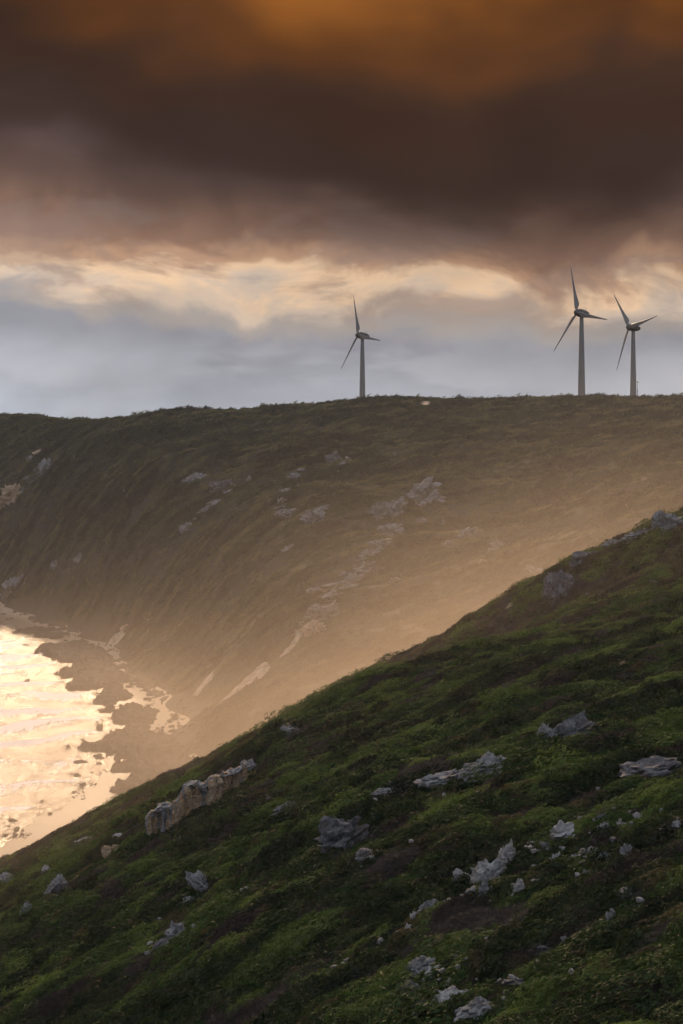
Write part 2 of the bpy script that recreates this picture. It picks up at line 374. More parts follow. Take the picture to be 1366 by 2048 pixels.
M_tower = mat_plain('turbine_paint', (0.31, 0.28, 0.25, 1), 0.5)
M_blade = mat_plain('blade_gelcoat', (0.29, 0.262, 0.235, 1), 0.45)
M_hub = mat_plain('nacelle_paint', (0.15, 0.135, 0.12, 1), 0.55)
M_steel = mat_plain('galvanised_steel', (0.25, 0.25, 0.25, 1), 0.45)

# ================================================================ land, beach, sea
def cols(a, b, dense0=-60, dense1=1426, step=3.0, grow=1.12):
    inner = np.arange(max(a, dense0), min(b, dense1) + 0.1, step); L, R = [], []
    s, x = step, inner[0]
    while x > a: s = min(s * grow, 260); x -= s; L.append(x)
    s, x = step, inner[-1]
    while x < b: s = min(s * grow, 260); x += s; R.append(x)
    return np.array(L[::-1] + list(inner) + R)
def grid_faces(nr, nc):
    i = np.arange(nr * nc).reshape(nr, nc)
    return np.stack([i[:-1, :-1], i[:-1, 1:], i[1:, 1:], i[1:, :-1]], -1).reshape(-1, 4)
def sheet(name, pxs, ds, zf, mat):
    PX, D = np.meshgrid(pxs, ds); X = (PX - 683.0) / F * D
    Z = zf(X, D)
    me = mesh_np(name, np.stack([X, D, Z], -1).reshape(-1, 3), grid_faces(len(ds), len(pxs)), mat, True)
    return tag(obj(name, me), kind='structure'), X, D, Z
def logs(a, b, n): return np.exp(np.linspace(math.log(a), math.log(b), n))
near_d = logs(4, 480, 420); near_d = np.concatenate([logs(3, 60, 40)[:-1], logs(60, 480, 400)])
hillside, *_ = sheet('hillside', cols(-4500, 5800, step=3.5), near_d, height, M_near)
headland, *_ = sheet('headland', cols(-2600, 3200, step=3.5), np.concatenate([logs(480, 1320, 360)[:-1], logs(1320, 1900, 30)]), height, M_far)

def sand_z(x, y):
    w = toe_distance(x, y)
    return 0.95 + 0.042 * np.clip(w, -90, 6) + 0.10 * perlin(x / 14, y / 30, 31) - 0.05 * np.clip(-w - 45, 0, 60)
beach, *_ = sheet('beach', cols(-700, 900, -40, 520, 4.0), logs(300, 1250, 260), sand_z, M_sand)

def sea_z(x, y):
    p = 0.45 * x - 0.90 * y
    ph = p / 34 + 0.6 * perlin(x / 34, y / 70, 41) + 0.2 * perlin(x / 12, y / 26, 42)
    fr = ph - np.floor(ph)
    w = toe_distance(x, y)
    amp = 1.2 * sstep(-w, 16, 70)
    return amp * (np.exp(-fr * 6) + np.exp(-(1 - fr) * 28)) - 0.15 * amp + 0.07 * perlin(x / 5, y / 9, 43)
sea, SX, SY, SZ = sheet('sea', cols(-6400, 1100, -60, 460, 2.5), np.concatenate([logs(3, 330, 60)[:-1], logs(330, 1300, 500)[:-1], logs(1300, 1910, 12)]), sea_z, M_sea)
def sea_foam():
    p = 0.45 * SX - 0.90 * SY
    ph = p / 34 + 0.6 * perlin(SX / 34, SY / 70, 41) + 0.2 * perlin(SX / 12, SY / 26, 42)
    fr = ph - np.floor(ph); w = toe_distance(SX, SY)
    f = np.exp(-fr * 2.6) * 0.85 + np.exp(-fr * 26) * 0.5
    f *= 0.5 + 0.8 * sstep(perlin(SX / 40, SY / 60, 47) + 0.35, 0.1, 0.7)
    f *= sstep(-w, 12, 40)
    f = f + 0.34 * sstep(-w, 62, 115) * sstep(SY, 500, 640) * (0.6 + 0.6 * perlin(SX / 16, SY / 14, 49))
    a = sea.data.attributes.new('foam', 'FLOAT', 'POINT'); a.data.foreach_set('value', f.ravel().astype(np.float32))
sea_foam()

# ================================================================ rocks
EXCL = []           # circles kept free of heath: x, y, r
def rock_mesh(name, dims, seed, mat, sub=4, rough=0.3, cuts=7, spike=0.0, strata=0.0):
    bm = bmesh.new(); bmesh.ops.create_icosphere(bm, subdivisions=sub, radius=1.0)
    r = np.random.default_rng(seed)
    p = np.array([v.co[:] for v in bm.verts])
    q = p * 1.1 + seed * 1.37
    p = p * (1 + 0.75 * rough * noise3(q, seed))[:, None]      # the overall lump
    for k in range(cuts):                                   # broken faces
        n = r.normal(size=3); n[2] = n[2] * 0.7 + 0.1; n /= np.linalg.norm(n); c = r.uniform(0.45, 0.85)
        s = p @ n; p = p - np.maximum(s - c, 0)[:, None] * n * 0.85
    q = p * 1.7 + seed * 2.11
    rid = lambda v: 1 - 2 * np.abs(v)
    d = rid(noise3(q * 1.3, seed + 3)) * rough * 0.42 - np.exp(-(noise3(q * 1.1, seed + 31) / 0.06) ** 2) * rough * 0.8 - np.exp(-(noise3(q * 2.1, seed + 37) / 0.06) ** 2) * rough * 0.4 + noise3(q * 2.6, seed + 4) * rough * 0.5 + rid(noise3(q * 4.6, seed + 6)) * rough * 0.2 + noise3(q * 9.0, seed + 7) * rough * 0.16
    p = p * (0.9 + d)[:, None]
    if spike: p[:, 2] *= 1 + spike * 2.0 * np.maximum(noise3(np.c_[p[:, :2] * 2.0, np.zeros(len(p))] + seed, seed + 11), -0.25)
    if strata:
        zz = p[:, 2] * 4.5 + 0.5 * noise3(q, seed + 21); st = np.abs(zz - np.round(zz)) * 2
        p[:, :2] *= (1 - strata * (1 - st) ** 2)[:, None]
    p *= np.array(dims) / 2
    for v, co in zip(bm.verts, p): v.co = co
    return mesh_bm(name, bm, mat, False)

def stone(name, px, py, w, h, style, label, cat='rock', far=False, group=None, dmin=45.0, dmax=1500.0, tilt=0.0, **kw):
    """a rock whose face in the view is about w x h photo pixels, set into the slope"""
    x, y, z, s = at(px, py + h * (0.3 if not far else 0.1), dmin, dmax)
    seed = int(px * 7 + py * 3) % 9973
    W, H = w * s, h * s
    r = random.Random(seed)
    if far:                                                 # slabs lying nearly flush with the slope
        n = Vector(normal_at(np.array([x]), np.array([y]), 6.0)[0]); view = Vector((x, y, z - CAMZ)).normalized()
        sn = max(abs(n.dot(view)), 0.22)
        me = rock_mesh(name, (W * 1.15, min(H / sn, W * 3.0) * 0.62, max(0.75 * min(W, H / sn), 2.2)), seed, ROCK[style], 4 if w > 20 else 3, **kw)
        o = obj(name, me, None, (x, y, z - 0.1 * min(W, H / sn)))
        right = Vector((1, 0, 0)); right = (right - n * right.dot(n)).normalized(); up = n.cross(right)
        M = Matrix((right, up, n)).transposed() @ Matrix.Rotation(max(-tilt, 0.35), 3, 'Z') @ Matrix.Rotation(r.uniform(-0.1, 0.1), 3, 'X')
        o.rotation_euler = M.to_euler(); e = 0.40
    else:
        me = rock_mesh(name, (W * 1.2, W * r.uniform(0.75, 1.05), max(H * 1.4, 0.35)), seed, ROCK[style], 4, **kw)
        o = obj(name, me, None, (x, y + W * 0.15, z + H * 0.08))
        o.rotation_euler = (r.uniform(-0.15, 0.1), tilt + r.uniform(-0.08, 0.08), r.uniform(-0.5, 0.5)); e = 0.25
        EXCL.append((x, y - W * 0.36, W * 0.16))
    EXCL.append((x, y, W * e)); PLACED.append((x, y, W))
    return tag(o, label, cat, group)
PLACED = []

NEAR_ROCKS = [
 # px, py, w, h, style, tilt, label
 (690,1671,92,72,'dark',-0.5,'largest dark boulder leaning in green heath below the long ledge'),
 (731,1711,58,22,'grey',-0.2,'flat grey slab just below the largest dark leaning boulder'),
 (775,1585,62,16,'grey',-0.2,'thin lower end stone of the long grey ledge'),
 (880,1560,92,22,'grey',-0.25,'middle stone of the long grey ledge across the slope'),
 (980,1540,112,36,'grey',-0.15,'broad upper stone of the long grey ledge with shaded underside'),
 (1295,1542,146,50,'dark',-0.25,'wide dark fluted ledge high on the near slope at the frame edge'),
 (1280,1636,30,20,'white',0,'white rounded boulder topmost of the pale rock trail'),
 (1245,1649,24,15,'white',-0.2,'small white stone beside the topmost rounded boulder'),
 (1207,1656,30,15,'white',-0.3,'slanting white stone second down the upper rock trail'),
 (1356,1648,26,13,'white',0,'small white stone at the edge of the frame beside dark heath'),
 (1204,1634,20,18,'dark',0.1,'dark upright stone above the upper white stones'),
 (1125,1670,64,36,'white',-0.2,'largest white humped boulder in the upper rock trail'),
 (1088,1692,22,14,'grey',-0.2,'small grey stone at the foot of the white humped boulder'),
 (1191,1677,32,12,'white',-0.2,'flat pale stone right above the rounded boulder pair'),
 (1216,1712,34,24,'white',0,'smooth rounded white boulder in the middle of dark heath'),
 (1191,1703,28,14,'white',-0.3,'slim pale stone touching the smooth rounded boulder'),
 (1251,1709,22,28,'grey',0.2,'narrow upright grey stone beside the smooth rounded boulder'),
 (1147,1723,34,20,'white',-0.2,'blunt pale stone at the upper end of the low stone row'),
 (1109,1727,42,22,'white',-0.1,'middle pale stone of the low stone row'),
 (1064,1740,38,14,'white',-0.35,'flat pale stone at the lower end of the low stone row'),
 (1175,1749,18,16,'grey',0.3,'little tilted grey stone below the low stone row'),
 (1014,1718,48,40,'white',-0.1,'pointed white rock standing above the overhanging outcrop'),
 (978,1752,70,50,'white',-0.1,'overhanging pale outcrop at the centre of the rock trail'),
 (931,1757,46,22,'white',-0.15,'flat pale ledge left of the overhanging outcrop'),
 (966,1783,22,40,'grey',0.1,'thin grey pillar stone under the overhanging outcrop'),
 (1036,1783,32,34,'white',0.15,'pale pyramid stone alone below the low stone row'),
 (817,1857,18,14,'white',0,'small white stone at the foot of the broken scree'),
 (858,1812,34,26,'grey',-0.4,'broken grey scree stone below the flat pale ledge'),
 (832,1832,22,18,'grey',-0.3,'lower grey scree stone beside brown heath'),
 (1223,1839,32,24,'grey',0.1,'stubby grey stone alone in dark heath near the frame edge'),
 (1255,1790,52,18,'dark',-0.1,'low dark slab half buried under the pale rock trail'),
 (836,1937,78,36,'grey',-0.25,'long pale slab topmost of the bottom outcrop group'),
 (867,1951,50,20,'white',-0.3,'slim white slab below the long pale slab'),
 (823,1983,46,34,'grey',-0.1,'blocky grey stone at the outer side of the bottom outcrop group'),
 (900,1974,42,18,'white',-0.1,'small white cap stone over the bottom outcrop'),
 (912,2002,90,36,'white',-0.05,'broad white-topped stone of the bottom outcrop group'),
 (957,2018,92,38,'grey',-0.1,'lowest and widest grey stone of the bottom outcrop group'),
 (842,2014,32,30,'dark',0.1,'dark stone under the blocky grey stone at the bottom'),
 (1039,1969,64,22,'dark',-0.2,'flat dark slab in heath beside the bottom outcrop group'),
 (1083,1900,54,15,'dark',-0.2,'thin dark ledge shading a hollow in lower heath'),
 (405,1766,44,50,'grey',-0.8,'upper streaked grey slab lying down the slope in green heath'),
 (374,1806,42,22,'grey',-0.7,'slim streaked slab joining the upper streaked grey slab'),
 (354,1868,52,30,'grey',-0.6,'wet-looking dark grey slab lower down the green slope'),
 (318,1896,38,15,'dark',-0.5,'thin dark slab at the tail of the lower grey slab'),
 (478,1791,13,8,'white',0,'tiny white stone alone in the green heath'),
 (118,1776,58,30,'grey',-0.4,'craggy grey outcrop on the brow above the sea'),
 (159,1758,38,12,'tan',-0.4,'narrow tan ledge joining the craggy brow outcrop'),
 (92,1744,32,16,'white',-0.4,'pale rock on the brown slope above the craggy outcrop'),
 (13,1760,34,28,'white',0,'pale broken rock at the sea edge of the frame'),
 (225,1703,60,36,'tan',-0.15,'overhung tan rock jutting below the fluted cliff'),
 (169,1683,46,14,'white',-0.3,'flat pale rock on the seaward brow'),
 (246,1672,44,12,'white',-0.3,'thin pale ledge between the fluted cliff and overhung rock'),
 (190,1697,40,10,'grey',-0.3,'thin grey ledge beside the overhung tan rock'),
 (533,1617,38,12,'tan',-0.4,'thin tan stone in heath right of the fluted cliff'),
 (575,1622,60,20,'dark',-0.3,'scattered dark stone in brown twigs right of the fluted cliff'),
 (579,1463,38,28,'grey',-0.2,'grey ledge on the brow line against the hazy valley'),
 (51,1822,42,22,'grey',-0.5,'grey stones on the brow low above the water'),
 (665,1945,22,12,'grey',0,'small grey stone in dark heath near the bottom'),
 (1140,1466,104,46,'dark',-0.2,'jagged dark outcrop in bright green heath of the upper slope'),
 (1090,1468,26,26,'grey',0.2,'small grey block beside the jagged dark outcrop'),
 (735,1900,26,12,'dark',-0.2,'small dark stone in shaded heath below the leaning boulder'),
 (1122,1172,88,74,'dark',-0.1,'overhanging blue grey outcrop on the olive brow'),
 (1166,1114,48,26,'dark',-0.2,'dark grey brow stone above the overhanging outcrop'),
 (1229,1086,44,16,'grey',-0.2,'thin grey brow ledge below the highest rocks'),
 (1282,1070,54,20,'grey',-0.2,'grey brow ledge next to the highest rocks'),
 (1338,1046,64,36,'grey',-0.15,'highest blue grey rocks on the olive brow at the frame edge'),
 (1182,1192,18,7,'grey',0,'small flat stone on the olive slope beside the overhanging outcrop'),
 (1308,1164,24,9,'grey',0,'faint flat stone on the olive slope under the highest rocks'),
]
FAR_ROCKS = [
 (849,990,84,36,'far',-0.3,'largest pale slab outcrop in the middle of the far headland'),
 (766,1031,72,34,'far',-0.4,'grey outcrop just below the largest pale slab on the headland'),
 (636,1034,42,42,'far',-0.7,'steep pale slab left of the grey headland outcrop'),
 (665,923,46,14,'far',-0.2,'thin pale ledge high on the headland below the nearest turbine'),
 (595,952,22,30,'far',-0.6,'dark narrow crag below the thin high ledge'),
 (579,1024,38,24,'far',-0.3,'dark broken crag left of the steep pale slab'),
 (563,1001,32,16,'far',-0.4,'small pale slab above the dark broken crag'),
 (779,1061,42,16,'far',-0.4,'pale ledge at the top of the long rock rib'),
 (766,1088,32,20,'far',-0.5,'grey step in the long rock rib of the headland'),
 (731,1116,44,16,'far',-0.4,'broken step halfway down the long rock rib'),
 (709,1160,42,18,'far',-0.5,'lower dark step of the long rock rib'),
 (747,1142,32,11,'far',-0.4,'thin pale sliver beside the long rock rib'),
 (937,1069,34,11,'far',-0.2,'small pale ledge alone on the olive headland'),
 (896,1091,22,14,'far',-0.4,'pair-like pale stone below the lone small ledge'),
 (842,1043,22,11,'far',-0.3,'small pale stone under the largest slab outcrop'),
 (887,1047,22,8,'far',-0.1,'faint flat stone under the largest slab outcrop'),
 (995,1093,32,13,'far',-0.4,'tan stone low on the hazy right headland'),
 (963,1127,20,11,'fartan',-0.3,'small tan stone in the bright haze'),
 (1074,1142,38,18,'far',-0.4,'hazy brown crag close above the near brow'),
 (792,1161,22,10,'far',-0.4,'little stone in the hazy slope right of the rock rib'),
 (633,1184,28,14,'far',-0.4,'dark stone at the upper side of the exposed tan cliff'),
 (655,1232,78,30,'far',-0.3,'grey brown bank above the exposed tan cliff'),
 (627,1256,66,36,'fartan',-0.1,'exposed tan cliff above the long sand scar'),
 (1255,1013,12,7,'fartan',0,'tiny bright stone high on the right headland'),
 (1185,983,26,8,'far',-0.1,'faint stones high on the right headland'),
 (92,934,40,34,'far',-0.6,'grey crag high on the far cliff face'),
 (79,905,20,11,'fartan',-0.2,'small tan crag nearest the far skyline'),
 (61,916,20,10,'far',-0.3,'small grey crag beside the tan one near the far skyline'),
 (25,985,52,44,'fartan',-0.7,'large tan cliff scar at the edge of the far cliff face'),
 (6,1008,26,26,'fartan',-0.6,'lower tan cliff piece at the very edge of the far face'),
 (149,918,16,11,'far',-0.5,'tiny grey stone right of the high grey crag'),
 (395,954,34,34,'far',-0.8,'faint steep slab in the middle of the dark headland face'),
 (451,970,52,20,'far',-0.4,'grey outcrop right of the faint steep slab'),
 (500,962,16,8,'far',-0.2,'tiny pale stone right of the dark face outcrop'),
 (213,952,14,9,'far',-0.3,'tiny stone in the darkest part of the headland face'),
 (251,985,12,9,'far',-0.3,'tiny pale stone lower in the dark headland face'),
 (369,1058,26,20,'far',-0.7,'faint slab low in the dark headland face'),
 (579,1098,32,18,'far',-0.5,'grey steps left of the long rock rib'),
 (113,1131,22,14,'far',-0.5,'pale stone low on the far cliff face'),
 (159,1118,20,16,'far',-0.6,'dim stone on the lower far cliff face'),
 (31,1176,54,42,'far',-0.3,'dark crag at the foot of the far cliff by the beach'),
 (302,1234,18,10,'fartan',-0.4,'small bright stone above the beach bend'),
 (246,1258,16,14,'fartan',-0.5,'upper bright stone of the earth scar over the beach'),
]
for k, (px, py, w, h, st, tl, lab) in enumerate(NEAR_ROCKS):
    brow = py < 1200 and px > 1050
    stone('boulder' if 'boulder' in lab else 'limestone_rock', px, py, w, h, st, lab, tilt=tl, spike=0.3 if st != 'dark' else 0.12, strata=0.05,
          rough=0.42, dmax=(420 if brow else 300), group='limestone rocks on the near hillside')
for k, (px, py, w, h, st, tl, lab) in enumerate(FAR_ROCKS):
    stone('rock_outcrop', px, py, w, h, st, lab, far=True, tilt=tl, rough=0.7, strata=0.06, dmin=480, group='rock outcrops on the far headland')

# fluted limestone cliff: a row of weathered columns under a cap of grey stone
def fluted_cliff():
    line = [(296,1676,44),(312,1668,48),(328,1660,52),(344,1651,56),(360,1642,58),(376,1633,58),(392,1624,56),(408,1614,54),(424,1605,52),(440,1596,48),(456,1587,46),(472,1577,44),(488,1566,44)]
    xs = np.interp(np.arange(294, 499, 5.4), [a[0] for a in line], [a[0] for a in line])
    x0, y0, z0, s0 = at(390, 1630, 45, 300)
    root = empty('limestone_cliff', (x0, y0, z0))
    tag(root, 'fluted tan limestone cliff on the brow between green heath and the sea', 'cliff')
    r = random.Random(5); crest = []
    for i, px in enumerate(xs):
        py = np.interp(px, [a[0] for a in line], [a[1] for a in line]); hh = np.interp(px, [a[0] for a in line], [a[2] for a in line])
        x, y, z, s = at(px, py, 45, 300); H = hh * s * (0.9 + 0.1 * math.sin(i * 0.5)) * r.uniform(0.8, 1.08); R = 5.4 * s * r.uniform(0.6, 1.1)
        bm = bmesh.new(); n, m = 11, 16
        rings = []
        for j in range(m + 1):
            f = j / m; zz = -0.9 + f * (H + 0.9)
            rr = R * (1.15 - 0.35 * f + 0.22 * math.sin(f * 9 + i * 2.1) * (0.4 + f))
            ring = []
            for k in range(n):
                a = 2 * math.pi * k / n; q = np.array([math.cos(a) * 1.3 + i * 3.1, math.sin(a) * 1.3, zz * 1.6])
                e = rr * (1 + 0.5 * float(noise3(q, 50 + i)) + 0.34 * float(noise3(q * 2.7, 80 + i)))
                ring.append(bm.verts.new((math.cos(a) * e, math.sin(a) * e * 1.1, zz)))
            rings.append(ring)
        for j in range(m):
            for k in range(n): bm.faces.new((rings[j][k], rings[j][(k + 1) % n], rings[j + 1][(k + 1) % n], rings[j + 1][k]))
        bm.faces.new(rings[-1]); bm.faces.new(rings[0][::-1])
        off = 0.35 * math.sin(i * 0.45) + r.uniform(-0.25, 0.25)
        obj('column', mesh_bm('column', bm, ROCK['tan' if r.random() < 0.85 else 'grey']), root, (x - x0, y + off - y0, z - z0))
        crest.append((x, y, z + H, R)); EXCL.append((x, y - 0.2, 0.75))
    for i in range(0, len(crest) - 1, 3):
        x, y, zt, R = crest[i]; x2, y2, zt2, _ = crest[min(i + 3, len(crest) - 1)]
        me = rock_mesh('cap_stone', (abs(x2 - x) * 2.0 + 0.8, 2.8, 0.8), 300 + i, ROCK['grey'], 3, strata=0.2)
        o = obj('cap_stone', me, root, ((x + x2) / 2 - x0, (y + y2) / 2 + 0.65 - y0, (zt + zt2) / 2 - 0.05 - z0))
        o.rotation_euler = (0, -math.atan2(zt2 - zt, x2 - x), 0)
    for i in range(0, len(crest) - 1, 5):                   # the wall behind the columns
        x, y, zt, R = crest[i]; x2, y2, zt2, _ = crest[min(i + 5, len(crest) - 1)]
        me = rock_mesh('back_wall', (abs(x2 - x) * 1.7, 1.6, 4.6), 400 + i, ROCK['tan'], 3)
        obj('back_wall', me, root, ((x + x2) / 2 - x0, (y + y2) / 2 + 0.9 - y0, (zt + zt2) / 2 - 2.1 - z0))
    me = rock_mesh('end_block', (2.6, 2.0, 3.0), 77, ROCK['grey'], 4, spike=0.3, strata=0.2)
    x, y, z, s = at(497, 1548, 45, 300); obj('end_block', me, root, (x - x0, y + 0.5 - y0, z + 0.3 - z0)); EXCL.append((x, y, 1.2)); EXCL.append((x, y - 1.2, 1.0))
fluted_cliff()

# bare sand and earth scars: thin banks of loose sand lying on the slope, following the ground
def inside(poly, x, y):
    c = np.zeros(x.shape, bool); n = len(poly)
    for i in range(n):
        (x1, y1), (x2, y2) = poly[i], poly[(i + 1) % n]
        cond = ((y1 > y) != (y2 > y)) & (x < (x2 - x1) * (y - y1) / (y2 - y1 + 1e-12) + x1)
        c ^= cond
    return c
def edge_dist(poly, x, y):
    b = np.full(x.shape, 1e9)
    for (ax, ay), (bx, by) in zip(poly, poly[1:] + poly[:1]):
        dx, dy = bx - ax, by - ay; t = np.clip(((x - ax) * dx + (y - ay) * dy) / (dx * dx + dy * dy + 1e-9), 0, 1)
        b = np.minimum(b, np.hypot(x - ax - t * dx, y - ay - t * dy))
    return np.where(inside(poly, x, y), b, -b)
EXPOLY = []
def patch(name, poly, n, zf, mat, warp, wl, seed):
    """an irregular patch over a plan outline: zf(x, y, d) gives its top; its rim dips into the ground"""
    xs = [p[0] for p in poly]; ys = [p[1] for p in poly]
    gx = np.linspace(min(xs) - warp, max(xs) + warp, n); gy = np.linspace(min(ys) - warp, max(ys) + warp, n)
    X, Y = np.meshgrid(gx, gy)
    d = edge_dist(poly, X, Y) + warp * fbm(X / wl, Y / (wl * 2.0), seed, 4, 0.6)
    Z = zf(X, Y, d)
    fc = grid_faces(n, n); keep = (d.ravel()[fc] > -0.35 * warp).any(1); fc = fc[keep]
    used = np.unique(fc); re = np.full(n * n, -1); re[used] = np.arange(len(used))
    V = np.stack([X, Y, Z], -1).reshape(-1, 3)[used]; c = V.mean(0)
    return obj(name, mesh_np(name, V - c, re[fc], mat, False), None, tuple(c))
def scar(pxpoly, label, thick=1.0, name='sand_scar', style=None):
    poly = [at(px, py, 480)[:2] for px, py in pxpoly]
    EXPOLY.append(poly)
    size = max(max(p[0] for p in poly) - min(p[0] for p in poly), 4)
    o = patch(name, poly, 60, lambda x, y, d: height(x, y) + np.clip(d * 0.6, -2.5, thick) + 0.25 * perlin(x / 2.5, y / 4, 9), style or M_scar, size * 0.06, size * 0.16, 60)
    tag(o, label, 'sand scar', 'sand scars on the far headland')
scar([(438,1408),(462,1384),(492,1360),(520,1336),(541,1322),(540,1340),(522,1360),(495,1378),(466,1396)], 'long bright sand scar running down the hazy lower headland')
scar([(556,1318),(572,1300),(588,1280),(600,1262),(606,1268),(594,1290),(576,1310)], 'thin sand runnel between the tan cliff and the long scar')
scar([(828,812),(842,805),(862,804),(858,811),(842,817),(832,818)], 'small pink sand patch on the skyline right of the leftmost turbine', 0.6)
scar([(214,1290),(226,1272),(246,1262),(252,1270),(238,1284),(224,1294)], 'pinkish earth scar above the bend of the beach')
scar([(386,1392),(404,1366),(432,1338),(436,1344),(414,1372),(394,1396)], 'faint earth runnel on the lower headland left of the long scar', 0.5)

# reef platforms on the beach
def reef(zpts, label, top=1.1, name='reef_platform', n=110):
    poly = [sea_at(zx / 2.732, zy / 2.732 + 1200, 0.8) for zx, zy in zpts]
    o = patch(name, poly, n, lambda x, y, d: -0.5 + np.clip(0.75 * (d + 1.0), 0, 1.0 + top) * (1 + 0.22 * perlin(x / 2.2, y / 4, 71)) + 0.8 * fbm(x / 3.0, y / 5.0, 72, 4, 0.6) * (d > 0), ROCK['reef'], 3.2, 6.0, 70)
    tag(o, label, 'reef', 'reef platforms on the beach')
reef([(195,262),(260,246),(340,240),(480,222),(590,280),(600,330),(470,332),(330,330),(255,302)], 'uppermost wide reef platform below the earth scar')
reef([(318,388),(430,345),(560,322),(640,340),(720,420),(700,450),(560,472),(380,482),(366,452),(430,425),(340,402)], 'broad reef platform second from the far end of the beach')
reef([(500,548),(545,500),(590,470),(650,470),(740,520),(640,560),(598,596),(560,560)], 'small ragged reef between two pale pools')
reef([(608,658),(640,600),(700,575),(800,578),(850,610),(872,672),(760,690)], 'rounded reef hump ringed by pale sand')
reef([(425,788),(560,768),(620,720),(700,680),(800,668),(840,712),(900,740),(990,745),(1080,850),(1010,960),(900,1000),(760,1112),(592,1100),(684,1060),(615,1036),(706,960),(636,920),(694,870),(628,832),(520,815)], 'largest brown reef platform nearest the green brow', n=160)
reef([(95,170),(150,150),(270,150),(300,165),(200,176)], 'thin low reef strip far up the beach', 0.6)
reef([(190,195),(260,176),(345,172),(380,190),(300,208)], 'second low reef strip far up the beach', 0.6)
reef([(150,104),(200,96),(300,112),(420,160),(470,190),(380,172),(250,130),(180,116)], 'dark rubble shelf under the far cliff foot', 0.9)
reef([(600,300),(680,350),(760,420),(900,520),(960,600),(1000,700),(940,640),(880,560),(760,480),(690,440),(640,370)], 'rubble shelf along the foot of the headland slope', 0.9, n=140)
def sea_rock(px, py, w, h, label, seed):
    x, y = sea_at(px, py); s = y / F
    o = obj('sea_rock', rock_mesh('sea_rock', (w * s, w * s * 1.3, h * s * 2.2), seed, ROCK['reef'], 3, spike=0.3), None, (x, y, 0.05))
    tag(o, label, 'rock', 'rocks in the shallows')
sea_rock(199, 1458, 18, 10, 'pointed dark rock alone in the gold shallows', 1)
sea_rock(226, 1578, 14, 5, 'small flat rock on the wet sand near the largest reef', 2)
sea_rock(160, 1525, 26, 5, 'low wave-washed rock among the foam', 3)
sea_rock(52, 1362, 16, 5, 'low dark rock in the upper shallows', 4)
sea_rock(84, 1240, 16, 10, 'dark boulder at the far end of the beach', 5)

# ================================================================ wind turbines
def loft(bm, rings, cap=True):
    vs = [[bm.verts.new(p) for p in r] for r in rings]; n = len(vs[0])
    for a, b in zip(vs[:-1], vs[1:]):
        for k in range(n): bm.faces.new((a[k], a[(k + 1) % n], b[(k + 1) % n], b[k]))
    if cap: bm.faces.new(vs[0][::-1]); bm.faces.new(vs[-1])
def circle(r, z, n=32): return [(r * math.cos(2 * math.pi * k / n), r * math.sin(2 * math.pi * k / n), z) for k in range(n)]
HUB_H = 66.0
bm = bmesh.new(); loft(bm, [circle(2.75, -6), circle(2.72, 0), circle(2.45, 15), circle(2.1, 32), circle(1.7, 50), circle(1.35, 62), circle(1.3, HUB_H - 2.2)])
ME_tower = mesh_bm('tower', bm, M_tower, True)
def egg(prof, n=28):
    """body of revolution about -y (towards the wind); prof: (distance forward, radius)"""
    b = bmesh.new(); loft(b, [[(r * math.cos(2 * math.pi * k / n), -f, r * math.sin(2 * math.pi * k / n)) for k in range(n)] for f, r in prof]); bmesh.ops.recalc_face_normals(b, faces=b.faces); return b
ME_nac = mesh_bm('nacelle', egg([(-6.6, 0.2), (-6.2, 0.95), (-5.0, 1.75), (-3.0, 2.4), (-0.8, 2.75), (1.2, 2.85), (2.3, 2.75)]), M_hub, True)
ME_spin = mesh_bm('spinner', egg([(2.4, 2.55), (3.2, 2.5), (4.6, 2.2), (5.6, 1.6), (6.2, 0.8), (6.4, 0.15)]), M_hub, True)
def blade_mesh():
    b = bmesh.new(); rings = []
    # span, chord, thickness, twist in degrees, where along the chord the spar runs
    for s, c, th, tw, e in [(1.2,1.7,1.7,20,.5),(2.4,1.7,1.6,20,.5),(3.4,2.6,1.3,20,.42),(4.6,3.9,1.05,19,.34),(6.2,4.1,.9,17,.32),(9,3.5,.7,13,.31),(13,2.7,.5,9,.30),(18,2.05,.36,6,.30),(24,1.5,.25,3,.30),(30,1.0,.16,1.5,.30),(33.5,.7,.11,1,.30),(34.8,.35,.06,1,.3),(35.0,.1,.03,1,.3)]:
        ring = []; ca, sa = math.cos(math.radians(tw)), math.sin(math.radians(tw))
        for k in range(14):
            a = 2 * math.pi * k / 14; x = math.cos(a) * 0.5 + 0.5
            y = math.sin(a) * 0.5 * th * (1 if s < 2.5 else (1.25 - 0.75 * x))
            x = (x - e) * c
            ring.append((x * ca - y * sa, x * sa + y * ca, s))
        rings.append(ring)
    loft(b, rings); bmesh.ops.recalc_face_normals(b, faces=b.faces); return mesh_bm('blade', b, M_blade, True)
ME_blade = blade_mesh()
bm = bmesh.new(); loft(bm, [circle(0.06, 0, 6), circle(0.05, 2.0, 6)])
for dx in (-0.5, 0.5): loft(bm, [[(dx + 0.12 * math.cos(a), 0.12 * math.sin(a), z) for a in (0, 1.57, 3.14, 4.71)] for z in (1.5, 1.9)])
loft(bm, [[(-0.5, y, z) for y, z in ((-.04, 1.6), (.04, 1.6), (.04, 1.7), (-.04, 1.7))], [(0.5, y, z) for y, z in ((-.04, 1.6), (.04, 1.6), (.04, 1.7), (-.04, 1.7))]])
ME_vane = mesh_bm('wind_vane', bm, M_steel)
